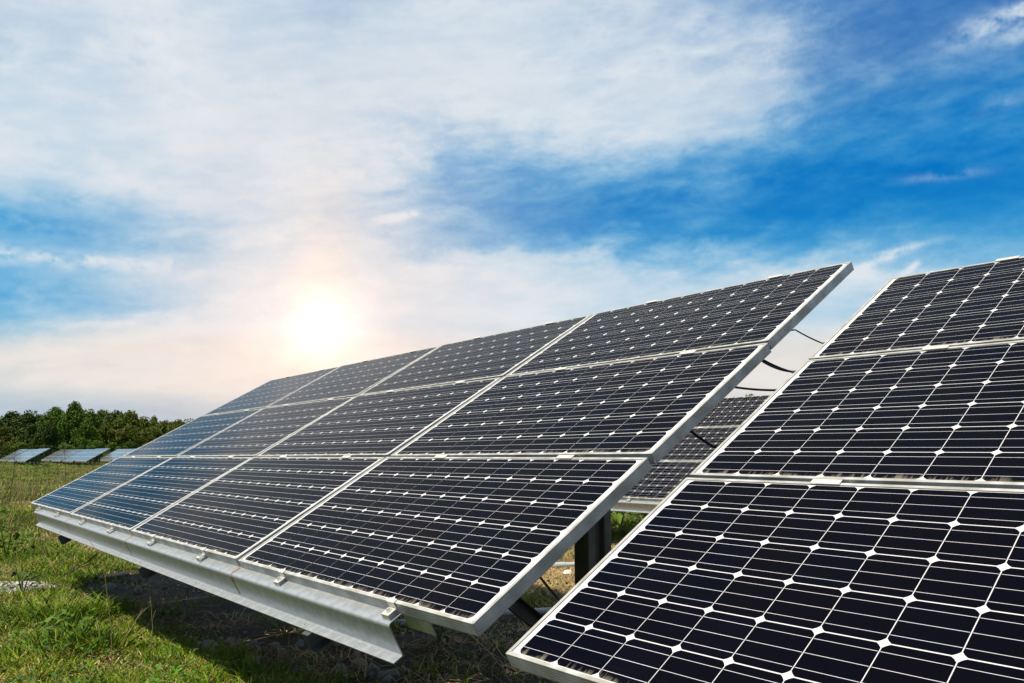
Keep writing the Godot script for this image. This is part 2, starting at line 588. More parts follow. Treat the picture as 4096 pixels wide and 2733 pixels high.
func scatter(called: String, label: String, category: String, meshes: Array, mat_: Material, places: Array) -> void:
	# places: [Transform3D, Color, which]; each mesh of a kind becomes one part of one mass
	var root := Node3D.new()
	root.name = called
	add_child(root, true)
	tag(root, label, category, "", "stuff")
	for k in meshes.size():
		var mine := places.filter(func(p): return p[2] == k)
		if mine.is_empty():
			continue
		var mm := MultiMesh.new()
		mm.transform_format = MultiMesh.TRANSFORM_3D
		mm.use_colors = true
		mm.mesh = meshes[k]
		mm.instance_count = mine.size()
		for i in mine.size():
			mm.set_instance_transform(i, mine[i][0])
			mm.set_instance_color(i, mine[i][1])
		var o := MultiMeshInstance3D.new()
		o.name = "tufts"
		o.multimesh = mm
		o.material_override = mat_
		stuff(o)
		root.add_child(o, true)

func blade_tuft(n: int, spread: float, tall: float, wide: float, lean: float) -> ArrayMesh:
	var st := begin()
	for i in n:
		var a := R.randf() * TAU
		var p := Vector3(cos(a), 0, sin(a)) * spread * sqrt(R.randf())
		var out := Vector3(cos(a + R.randf_range(-0.9, 0.9)), 0, sin(a + R.randf_range(-0.9, 0.9)))
		var h := tall * R.randf_range(0.5, 1.1)
		var l := h * lean * R.randf_range(0.3, 1.3)
		var face := R.randf() * TAU
		var across := Vector3(cos(face), 0, sin(face))
		var pts := []
		for k in 4:
			var t := k / 3.0
			pts.append(p + Vector3(0, h * (t - 0.28 * t * t * lean), 0) + out * l * t * t)
		st.set_color(Color.WHITE.darkened(R.randf() * 0.35))
		for k in 3:
			var w0 := wide * (1.0 - pow(k / 3.0, 1.6)) * 0.5
			var w1 := wide * (1.0 - pow((k + 1) / 3.0, 1.6)) * 0.5
			var n_: Vector3 = (pts[k + 1] - pts[k]).cross(across)
			if k < 2:
				quad(st, pts[k] - across * w0, pts[k] + across * w0, pts[k + 1] + across * w1, pts[k + 1] - across * w1, n_)
			else:
				tri(st, pts[k] - across * w0, pts[k] + across * w0, pts[k + 1], n_)
	return st.commit()

func straw_bunch(n: int, spread: float) -> ArrayMesh:
	var st := begin()
	for i in n:
		var a := R.randf() * TAU
		var p := Vector3(R.randf_range(-1, 1), 0, R.randf_range(-1, 1)) * spread
		var l := R.randf_range(0.05, 0.2)
		var d := Vector3(cos(a), R.randf_range(-0.05, 0.35), sin(a))
		var side := d.cross(Vector3.UP).normalized() * R.randf_range(0.0012, 0.0028)
		var m := p + d * l * 0.5 + Vector3(0, R.randf_range(0.0, 0.03), 0)
		var e := p + d * l * Vector3(1, 0.5, 1)
		p.y = 0.006
		st.set_color(Color.WHITE.darkened(R.randf() * 0.45))
		quad(st, p - side, p + side, m + side, m - side, Vector3.UP)
		quad(st, m - side, m + side, e + side * 0.5, e - side * 0.5, Vector3.UP)
	return st.commit()

func leafy_bunch(n: int, spread: float, tall: float, size: float) -> ArrayMesh:
	var st := begin()
	for i in n:
		var a := R.randf() * TAU
		var rr := sqrt(R.randf())
		var p := Vector3(cos(a) * spread * rr, tall * R.randf_range(0.25, 1.0) * (1.1 - 0.5 * rr), sin(a) * spread * rr)
		var d := Vector3(cos(a + R.randf_range(-1, 1)), R.randf_range(-0.2, 0.6), sin(a + R.randf_range(-1, 1))).normalized()
		var s := d.cross(Vector3.UP).normalized()
		var l := size * R.randf_range(0.6, 1.2)
		st.set_color(Color.WHITE.darkened(R.randf() * 0.3))
		var up := s.cross(d)
		var q0 := p
		var q1 := p + d * l * 0.45 + s * l * 0.26 + up * l * 0.06
		var q2 := p + d * l - Vector3(0, l * 0.2, 0)
		var q3 := p + d * l * 0.45 - s * l * 0.26 + up * l * 0.06
		var mid := p + d * l * 0.5
		for f in [[q0, q1, mid], [q1, q2, mid], [q2, q3, mid], [q3, q0, mid]]:
			tri(st, f[0], f[1], f[2], Vector3.UP)
	return st.commit()

func pebble(seed_: int, size := 1.0) -> ArrayMesh:
	# an angular broken stone: a coarse ball with its corners cut by planes
	var r := RandomNumberGenerator.new()
	r.seed = seed_
	var cuts := []
	for i in 9:
		var n := Vector3(r.randf_range(-1, 1), r.randf_range(-1, 1), r.randf_range(-1, 1)).normalized()
		cuts.append([n, r.randf_range(0.45, 0.85)])
	var rows := 5
	var cols := 8
	var pt := func(i: int, k: int) -> Vector3:
		var th := PI * i / rows
		var ph := TAU * k / cols
		var d := Vector3(sin(th) * cos(ph), cos(th), sin(th) * sin(ph))
		var len := 1.0
		for c in cuts:
			var q: float = d.dot(c[0])
			if q > 0.01: len = minf(len, c[1] / q)
		return d * len * Vector3(1.0, 0.72, 0.85) * size
	var st := begin()
	for i in rows:
		for k in cols:
			var a: Vector3 = pt.call(i, k)
			var b: Vector3 = pt.call(i + 1, k)
			var c: Vector3 = pt.call(i + 1, k + 1)
			var d: Vector3 = pt.call(i, k + 1)
			if i > 0: tri(st, a, b, d, a + b + d)
			if i < rows - 1: tri(st, b, c, d, b + c + d)
	return st.commit()

func grow() -> void:
	R.seed = 4021
	var grass := [blade_tuft(16, 0.08, 0.09, 0.006, 0.8), blade_tuft(14, 0.06, 0.15, 0.006, 0.9), blade_tuft(20, 0.1, 0.06, 0.006, 0.9)]
	var straw := [straw_bunch(22, 0.11), straw_bunch(16, 0.16)]
	var herb := [leafy_bunch(18, 0.08, 0.07, 0.03), leafy_bunch(22, 0.1, 0.11, 0.04)]
	var pg := []
	var ps := []
	var ph := []
	for i in 190000:
		var r := 2.4 * exp(R.randf() * 4.05)
		var a := deg_to_rad(R.randf_range(-58.0, 50.0))
		var x := sin(a) * r
		var z := -cos(a) * r
		var pick := R.randf()
		var turn := R.randf() * TAU
		var size := R.randf_range(0.7, 1.35)
		var hue := R.randf()
		var light := R.randf_range(0.38, 1.35)
		var b := bare(x, z)
		if gravelly(x, z) > 0.35 and pick > 0.04:
			continue
		var dry := dryness(x, z)
		var grow_ := maxf(1.0, r / 14.0)
		var at := Vector3(x, height(x, z) - 0.004, z)
		var basis_ := Basis(Vector3.UP, turn).scaled(Vector3(size * grow_, size * pow(grow_, 0.35), size * grow_))
		if pick < 0.12 + 0.36 * dry:
			if R.randf() < b * 0.9: continue
			var c := Color(0.34, 0.21, 0.075).lerp(Color(0.52, 0.39, 0.18), hue) * light
			ps.append([Transform3D(basis_, at), c, i % 2])
		elif pick < 0.965:
			if R.randf() < b * 0.985 or R.randf() < smoothstep(0.5, 0.95, dry) * 0.93: continue
			var lush := patch.get_noise_2d(x * 2.3 + 50.0, z * 2.3)
			basis_ = basis_.scaled(Vector3.ONE * (1.0 + 0.55 * smoothstep(0.05, 0.45, lush)))
			light *= 1.0 - 0.35 * lush
			var c := Color(0.042, 0.128, 0.001).lerp(Color(0.2, 0.275, 0.003), hue)
			if hue > 0.93: c = Color(0.33, 0.31, 0.05)
			pg.append([Transform3D(basis_, at), c * light, 2 if pick > 0.75 else (1 if pick > 0.66 else 0)])
		else:
			if R.randf() < b * 0.99: continue
			if r > 40.0: continue
			ph.append([Transform3D(basis_, at), Color(0.04, 0.125, 0.012).lerp(Color(0.085, 0.19, 0.02), hue) * light, i % 2])
	scatter("grass", "short green grass over the open ground around the panel tables", "grass", grass, M.blade, pg)
	scatter("dry_straw", "tan dead straw lying between the grass and under the panels", "straw", straw, M.straw, ps)
	scatter("low_weeds", "low broad-leaved green weeds mixed into the grass", "weeds", herb, M.blade, ph)
	# brown dead stems standing in the middle distance
	var stems := [blade_tuft(7, 0.16, 0.5, 0.008, 0.25)]
	var pd := []
	for i in 2600:
		var r := R.randf_range(12.0, 80.0)
		var a := deg_to_rad(R.randf_range(-55.0, -14.0))
		var x := sin(a) * r
		var z := -cos(a) * r
		if patch.get_noise_2d(x * 0.5 + 40.0, z * 0.5) < -0.2: continue
		var s := R.randf_range(0.6, 1.3)
		pd.append([Transform3D(Basis(Vector3.UP, R.randf() * TAU).scaled(Vector3(s * 1.6, s, s * 1.6)), Vector3(x, height(x, z), z)), Color(0.16, 0.1, 0.05).lerp(Color(0.3, 0.22, 0.1), R.randf()), 0])
	scatter("dead_stems", "brown dead stems standing in the far grass before the distant tables", "weeds", stems, M.straw, pd)
	# gravel at the left edge and grit under the table
	var grit := [pebble(301), pebble(302), pebble(303)]
	var pr := []
	for i in 9000:
		var x := -4.38 + R.randf_range(-1.0, 1.0)
		var z := -6.78 + R.randf_range(-0.8, 0.8)
		if gravelly(x, z) < R.randf_range(0.15, 0.8): continue
		var s := R.randf_range(0.007, 0.02)
		var g := R.randf_range(0.2, 0.5)
		pr.append([Transform3D(Basis.from_euler(Vector3(R.randf() * TAU, R.randf() * TAU, 0)).scaled(Vector3.ONE * s), Vector3(x, height(x, z) + s * 0.3, z)), Color(g, g * 0.95, g * 0.93), i % 3])
	for i in 5000:
		var q := Vector2(R.randf_range(-0.2, 7.5), R.randf_range(-0.6, 2.6))
		var x := -4.1862 + q.x * 0.6387 + q.y * 0.7695
		var z := -6.9969 + q.x * 0.7695 - q.y * 0.6387
		if patch.get_noise_2d(x * 2.0, z * 2.0) < 0.0: continue
		var s := R.randf_range(0.005, 0.02)
		var g := R.randf_range(0.12, 0.36)
		pr.append([Transform3D(Basis.from_euler(Vector3(R.randf() * TAU, R.randf() * TAU, 0)).scaled(Vector3.ONE * s), Vector3(x, height(x, z) + s * 0.3, z)), Color(g, g * 0.93, g * 0.86), i % 3])
	scatter("gravel", "grey gravel in a bare patch at the edge and scattered under the table", "gravel", grit, M.gravel, pr)

# ---------------------------------------------------------------- solar tables

func frame_mesh() -> ArrayMesh:
	# extruded aluminium: grooved outer wall, lip over the glass, foot flange; mitred at the corners
	var p := PackedVector2Array([Vector2(0.0105, -0.0024), Vector2(0.0105, -0.0004), Vector2(0.0101, 0.0), Vector2(0.0008, 0.0), Vector2(0.0, -0.0008)])
	for y in [-0.009, -0.0165, -0.024, -0.0315]:
		p.append(Vector2(0.0, y + 0.0011))
		p.append(Vector2(0.0013, y))
		p.append(Vector2(0.0, y - 0.0011))
	p.append_array(PackedVector2Array([Vector2(0.0, -0.0395), Vector2(0.0005, -0.04), Vector2(0.028, -0.04), Vector2(0.028, -0.038), Vector2(0.002, -0.038), Vector2(0.002, -0.0085), Vector2(0.0105, -0.0085), Vector2(0.0105, -0.007), Vector2(0.004, -0.007), Vector2(0.004, -0.0024)]))
	var st := begin()
	var n := p.size()
	for i in n:
		var a := p[i]
		var b := p[(i + 1) % n]
		var along := b - a
		var out := Vector2(along.y, -along.x)   # the profile runs so that this points away from the metal
		out = Vector2(-out.x, -out.y)
		var ca := [Vector3(a.x, a.y, -a.x), Vector3(W - a.x, a.y, -a.x), Vector3(W - a.x, a.y, -(H - a.x)), Vector3(a.x, a.y, -(H - a.x))]
		var cb := [Vector3(b.x, b.y, -b.x), Vector3(W - b.x, b.y, -b.x), Vector3(W - b.x, b.y, -(H - b.x)), Vector3(b.x, b.y, -(H - b.x))]
		var inward := [Vector3(0, 0, -1), Vector3(-1, 0, 0), Vector3(0, 0, 1), Vector3(1, 0, 0)]
		for s in 4:
			var e := (s + 1) % 4
			var nn: Vector3 = inward[s] * out.x + Vector3(0, out.y, 0)
			var gap: Vector3 = (ca[e] - ca[s]).normalized() * 0.0006   # the mitres do not close quite
			quad(st, ca[s] + gap, ca[e] - gap, cb[e] - gap, cb[s] + gap, nn)
	return st.commit()

func shade_dirt_mesh() -> ArrayMesh:  # thin dark ring inside the lip, drawn for the shadow and dirt there
	var st := begin()
	var a := 0.0102
	var b := 0.0118
	var y := -0.0016
	var ca := [Vector3(a, y, -a), Vector3(W - a, y, -a), Vector3(W - a, y, a - H), Vector3(a, y, a - H)]
	var cb := [Vector3(b, y - 0.0004, -b), Vector3(W - b, y - 0.0004, -b), Vector3(W - b, y - 0.0004, b - H), Vector3(b, y - 0.0004, b - H)]
	for s in 4:
		quad(st, ca[s], ca[(s + 1) % 4], cb[(s + 1) % 4], cb[s], Vector3.UP)
	return st.commit()

func cell_mesh() -> ArrayMesh:
	# a pseudo-square wafer with rounded-off corners, half a millimetre thick
	var h := 0.0626
	var hv := 0.0626
	var leg := 0.0115
	var ring := []
	for q in [[1, 1], [-1, 1], [-1, -1], [1, -1]]:
		var a := Vector2(q[0] * h, q[1] * (hv - leg))
		var b := Vector2(q[0] * (h - leg), q[1] * hv)
		var m := (a + b) * 0.5 + Vector2(q[0], q[1]) * 0.0007
		if q[0] * q[1] > 0: ring.append_array([a, m, b])
		else: ring.append_array([b, m, a])
	var st := begin()
	var put := func(p: Vector2, y: float) -> void:
		st.set_normal(Vector3.UP)
		st.set_uv(Vector2(p.x / (2 * h) + 0.5, 0.5 - p.y / (2 * hv)))
		st.add_vertex(Vector3(p.x, y, -p.y))
	for i in range(1, ring.size() - 1):
		for k in [0, i + 1, i]:
			put.call(ring[k], 0.0)
	for i in ring.size():
		var a: Vector2 = ring[i]
		var b: Vector2 = ring[(i + 1) % ring.size()]
		var nn := Vector3(a.x + b.x, 0, -a.y - b.y).normalized()
		for k in [[a, 0.0], [b, 0.0], [b, -0.0005], [a, 0.0], [b, -0.0005], [a, -0.0005]]:
			st.set_normal(nn)
			st.set_uv(Vector2(0.01, 0.01))
			st.add_vertex(Vector3(k[0].x, k[1], -k[0].y))
	return st.commit()

func strip_mesh(x0: float, x1: float, z0: float, z1: float, y: float) -> ArrayMesh:
	var st := begin()
	for k in [[x0, z0, 0, 1], [x0, z1, 0, 0], [x1, z1, 1, 0], [x0, z0, 0, 1], [x1, z1, 1, 0], [x1, z0, 1, 1]]:
		st.set_normal(Vector3.UP)
		st.set_uv(Vector2(k[2], k[3]))
		st.add_vertex(Vector3(k[0], y, k[1]))
	return st.commit()

var P := {}

func make_panel_shapes() -> void:
	P.frame = frame_mesh()
	P.shade_dirt_line = shade_dirt_mesh()
	P.cell = cell_mesh()
	var st := begin()
	box(st, Vector3(0.0042, -0.0068, -(H - 0.0042)), Vector3(W - 0.0042, -0.0025, -0.0042))
	P.sheet = st.commit()
	P.dust = strip_mesh(0.0125, W - 0.0125, -0.0125, -0.05, -0.0012)
	# a clamp over the lower frame: a strap down the frame face and a foot with its bolt
	st = begin()
	var line := PackedVector2Array([Vector2(-0.012, 0.001), Vector2(0.0012, 0.001), Vector2(0.0012, -0.02), Vector2(0.034, -0.02), Vector2(0.034, -0.0405)])
	extrude(st, band(line, 0.003), Transform3D(Basis(Vector3(0, 0, 1), Vector3(0, 1, 0), Vector3(1, 0, 0)), Vector3(-0.02, 0, 0)), 0.04)
	P.end_clamp = st.commit()
	st = begin()
	bolt(st, Vector3(0, -0.0165, 0.018), Vector3.UP, 0.006)
	P.end_bolt = st.commit()
	st = begin()
	box(st, Vector3(-0.04, 0.0008, -0.0125), Vector3(0.04, 0.0038, 0.0095), 0.0008)
	box(st, Vector3(0.028, -0.03, -0.0105), Vector3(0.033, 0.0008, -0.0015))
	bolt(st, Vector3(0.048, -0.012, -0.008), Vector3(0, 1, 0), 0.005)
	box(st, Vector3(0.033, -0.016, -0.014), Vector3(0.062, -0.012, -0.002))
	P.mid_clamp = st.commit()
	# far panel: one box, print on its face
	var fm := BoxMesh.new()
	st = begin()
	box(st, Vector3(0, -0.04, -H), Vector3(W, -0.006, 0))
	P.far_body = st.commit()
	P.far_face = strip_mesh(0, W, 0, -H, 0.0)

func cell_at(i: int, j: int) -> Vector3:
	return Vector3(W * 0.5 + (i - 5.5) * CU, -0.0018, -(H * 0.5 + (j - 2.5) * CV))

func z_purlin() -> PackedVector2Array:
	# (z, y): top flange up the slope, web, lower flange down the slope with a turned lip
	return band(rounded(PackedVector2Array([Vector2(-0.04, -0.0412), Vector2(0.046, -0.0412), Vector2(0.046, -0.146), Vector2(0.084, -0.146)]), 0.009), 0.0035)

func plane_of(tilt: float, slope: float, base_y: float) -> Transform3D:
	return Transform3D(Basis(Vector3(0, 0, 1), slope) * Basis(Vector3(1, 0, 0), tilt), Vector3(0, base_y, 0))

func rack(t: Node3D, plane: Transform3D, cols: int, us: Array, post_v: float, detailed: bool) -> void:
	var length := cols * PU - (PU - W)
	var zx := Basis(Vector3(0, 0, 1), Vector3(0, 1, 0), Vector3(1, 0, 0))   # (x, y) of an outline become z and y, drawn out along x
	var st := begin()
	extrude(st, z_purlin(), Transform3D(zx, Vector3(0.33, 0, 0)), length - 0.7)
	var low := part("lower_beam", st.commit(), M.zinc, t, plane)
	if detailed:
		# splash of rust below each gap between panels
		for k in range(1, cols):
			var g := begin()
			var x := k * PU - (PU - W) * 0.5
			var prof := [Vector2(0.001, -0.0372), Vector2(0.036, -0.0372), Vector2(0.0455, -0.0395), Vector2(0.0505, -0.049), Vector2(0.0505, -0.13)]
			var run := 0.0
			var wide := 0.017
			for i in prof.size() - 1:
				var a: Vector2 = prof[i]
				var b: Vector2 = prof[i + 1]
				var r2 := run + (b - a).length()
				for q in [[-1, a, run], [1, a, run], [1, b, r2], [-1, a, run], [1, b, r2], [-1, b, r2]]:
					g.set_normal(Vector3(0, (b - a).x, -(b - a).y).normalized())
					g.set_uv(Vector2(q[0] * 0.5 + 0.5, q[2] / 0.14))
					g.add_vertex(Vector3(x + q[0] * wide, q[1].y, q[1].x))
				run = r2
			var rs := part("rust_stain", g.commit(), M.rust, low)
			rs.set_meta("label", "orange rust stain running down the beam")
		var g2 := begin()
		for u in us:
			bolt(g2, Vector3(u - 0.02, -0.1425, 0.066), Vector3.UP, 0.006)
		for u in [1.0, 2.6, 4.3, 5.8]:
			if u < length - 0.5: bolt(g2, Vector3(u, -0.1425, 0.064), Vector3.UP, 0.004)
		part("bolts", g2.commit(), M.bolt, low)
		var g3 := begin()
		extrude(g3, band(PackedVector2Array([Vector2(-0.03, -0.044), Vector2(-0.03, -0.115)]), 0.003), Transform3D(zx, Vector3(length - 0.42, 0, 0)), 0.14)
		part("splice_plate", g3.commit(), M.zinc, t, plane)
	for v in [PV, PV * 2.0, PV * 3.0 - 0.12]:
		st = begin()
		var line := rounded(PackedVector2Array([Vector2(0.03, -0.0412), Vector2(-0.03, -0.0412), Vector2(-0.03, -0.14), Vector2(-0.07, -0.14)]), 0.008)
		line.reverse()
		extrude(st, band(line, 0.0035), Transform3D(zx, Vector3(0.33, 0, -v)), length - 0.7)
		part("cross_beam", st.commit(), M.zinc, t, plane)
	for u in us:
		st = begin()
		var c := rounded(PackedVector2Array([Vector2(0.05, -0.148), Vector2(0.0, -0.148), Vector2(0.0, -0.222), Vector2(0.05, -0.222)]), 0.006)
		extrude(st, band(c, 0.004), Transform3D(Basis(Vector3(1, 0, 0), Vector3(0, 1, 0), Vector3(0, 0, 1)), Vector3(u, 0, -2.36)), 2.46)
		part("rafter", st.commit(), M.steel, t, plane)
		var head := plane * Vector3(u + 0.03, -0.21, -post_v)
		st = begin()
		# post: a lipped section, its open side towards the next table
		var s := band(rounded(PackedVector2Array([Vector2(0.055, -0.045), Vector2(0.075, -0.045), Vector2(0.075, 0.045), Vector2(0.03, 0.045), Vector2(0.02, 0.02), Vector2(-0.02, 0.02), Vector2(-0.03, 0.045), Vector2(-0.075, 0.045), Vector2(-0.075, -0.045), Vector2(-0.055, -0.045)]), 0.005, 2), 0.005)
		extrude(st, s, Transform3D(Basis(Vector3(0, 0, -1), Vector3(1, 0, 0), Vector3(0, -1, 0)) * Basis(), Vector3(head.x, head.y + 0.08, head.z)), head.y + 0.08 + 0.3)
		part("post", st.commit(), M.steel, t)
		st = begin()
		var foot := Vector3(head.x + 0.012, 0.2, head.z + 0.06)
		var top := plane * Vector3(u + 0.042, -0.19, -0.5)
		var dir := top - foot
		var bz := dir.normalized()
		var bx := Vector3.RIGHT
		var by := bz.cross(bx).normalized()
		extrude(st, band(rounded(PackedVector2Array([Vector2(0.03, -0.028), Vector2(0.0, -0.028), Vector2(0.0, 0.028), Vector2(0.03, 0.028)]), 0.005, 2), 0.004), Transform3D(Basis(bx, by, bz), foot), dir.length())
		part("brace", st.commit(), M.steel, t)

func solar_table(label: String, base: Vector3, yaw: float, tilt: float, slope: float, lift: float, cols: int, single: Array, us: Array, post_v: float, twist := 0.0) -> Node3D:
	# lift: height of the lower front edge above the base; single: panels [col, row] whose cells are pieces of their own
	var t := thing("solar_table", label, "solar panels", base, yaw)
	var rest := begin()
	var any := false
	for c in cols:
		for r in 3:
			var uc := c * PU + W * 0.5
			var tl := tilt + twist * (uc - 6.4)
			var vm := r * PV + H * 0.5
			var pl := plane_of(tl, slope, lift)
			# the slope's slow twist turns each panel a little about its own middle
			var mid := Transform3D(Basis(Vector3(0, 0, 1), twist * vm), Vector3(uc, 0, -vm))
			var jog := Vector3(R.randf_range(-0.0025, 0.0025), R.randf_range(-0.0012, 0.0012), 0)
			if r == 1: jog.x += 0.004
			var local := pl * mid * Transform3D(Basis(), Vector3(-W * 0.5, 0, H * 0.5) + jog)
			var p := Node3D.new()
			p.name = "solar_panel"
			p.transform = local
			t.add_child(p, true)
			part("frame", P.frame, M.frame, p)
			part("white_sheet", P.sheet, M.sheet, p)
			part("shade_dirt_line", P.shade_dirt_line, M.shade_dirt_line, p)
			part("dust_streaks", P.dust, M.dust, p)
			if [c, r] in single:
				for i in 12:
					for j in 6:
						part("solar_cell", P.cell, M.cells[0 if R.randf() < 0.5 else R.randi_range(1, 3)], p, Transform3D(Basis(), cell_at(i, j)))
			else:
				any = true
				for i in 12:
					for j in 6:
						rest.append_from(P.cell, 0, local * Transform3D(Basis(), cell_at(i, j)))
			for q in [0.268, 0.751]:
				var x: float = q * W
				if r == 0:
					var k := part("clamp", P.end_clamp, M.clamp, t, local * Transform3D(Basis(), Vector3(x, 0, 0)))
					part("bolt", P.end_bolt, M.bolt, k)
				part("clamp", P.mid_clamp, M.clamp, t, local * Transform3D(Basis(), Vector3(x + 0.02, 0, -H + 0.003)))
	if any:
		stuff(part("solar_cells", rest.commit(), M.cells[0], t))
	rack(t, plane_of(tilt - twist * 5.9, slope, lift), cols, us, post_v, true)
	return t

func far_table(label: String, base: Vector3, yaw: float, tilt: float, lift: float, group: String) -> Node3D:
	var t := thing("distant_solar_table", label, "solar panels", base, yaw, group)
	var pl := plane_of(tilt, 0.0, lift)
	for c in 4:
		for r in 3:
			var p := part("solar_panel", P.far_body, M.frame, t, pl * Transform3D(Basis(), Vector3(c * PU, 0, -r * PV)))
			part("cell_face", P.far_face, M.far_panel, p)
	rack(t, pl, 4, [1.3, 3.43, 5.5], 1.42, false)
	return t

# ---------------------------------------------------------------- trees and plants

func crown_mesh(sd: int, leaves: int, lobes: int, low: float) -> ArrayMesh:
	# a crown one metre wide and one tall: lumps of leaf sprays with gaps between them
	var r := RandomNumberGenerator.new()
	r.seed = sd
	var balls := []
	for i in lobes:
		var a := r.randf() * TAU
		var h := r.randf()
		var wide := sqrt(clampf(1.0 - pow(h * 1.02, 2.6), 0.0, 1.0)) * 0.42
		var q := sqrt(r.randf()) * wide
		balls.append([Vector3(cos(a) * q, low + h * (0.9 - low), sin(a) * q), r.randf_range(0.075, 0.16), r.randf_range(0.72, 1.28), r.randf_range(0.86, 1.2)])
	var st := begin()
	for i in leaves:
		var b: Array = balls[r.randi() % lobes]
		var d := Vector3(r.randfn(), r.randfn() * 0.85 + 0.15, r.randfn()).normalized()
		var p: Vector3 = b[0] + d * b[1] * (0.62 + 0.5 * pow(r.randf(), 0.6))
		var f := (d * 0.7 + Vector3(r.randfn(), r.randfn(), r.randfn()) * 0.7).normalized()
		var s := f.cross(Vector3(r.randfn(), r.randfn(), r.randfn())).normalized()
		var t := f.cross(s)
		var l := r.randf_range(0.012, 0.027)
		var g: float = b[2] * r.randf_range(0.75, 1.25)
		st.set_color(Color(g * b[3], g, g * 0.9))
		var bend := f * l * 0.35
		tri(st, p - s * l, p + t * l * 0.7 + bend, p + s * l, f)
		tri(st, p - s * l, p + s * l, p - t * l * 0.7 + bend, f)
	return st.commit()

func trunk_mesh(sd: int, low: float) -> ArrayMesh:
	var r := RandomNumberGenerator.new()
	r.seed = sd
	var st := begin()
	var pts := PackedVector3Array([Vector3(0, -0.03, 0), Vector3(0.005, low * 0.6, 0.004), Vector3(r.randf_range(-0.02, 0.02), low + 0.12, 0.0), Vector3(r.randf_range(-0.04, 0.04), 0.78, r.randf_range(-0.04, 0.04))])
	tube(st, pts, PackedFloat32Array([0.034, 0.024, 0.018, 0.004]), 8)
	for i in 6:
		var a := TAU * i / 6.0 + r.randf()
		var s := Vector3(0, low + r.randf_range(0.0, 0.25), 0)
		var e := s + Vector3(cos(a) * 0.3, r.randf_range(0.1, 0.3), sin(a) * 0.3)
		tube(st, PackedVector3Array([s, s.lerp(e, 0.5) + Vector3(0, -0.03, 0), e]), PackedFloat32Array([0.012, 0.008, 0.003]), 6)
	return st.commit()

func bearing(px: float) -> float:
	return atan((px - 2048.0) / 3190.0)

func spot(deg: float, dist: float) -> Vector3:
	var a := deg_to_rad(deg)
	var x := sin(a) * dist
	var z := -cos(a) * dist
	return Vector3(x, height(x, z) - 0.05, z)

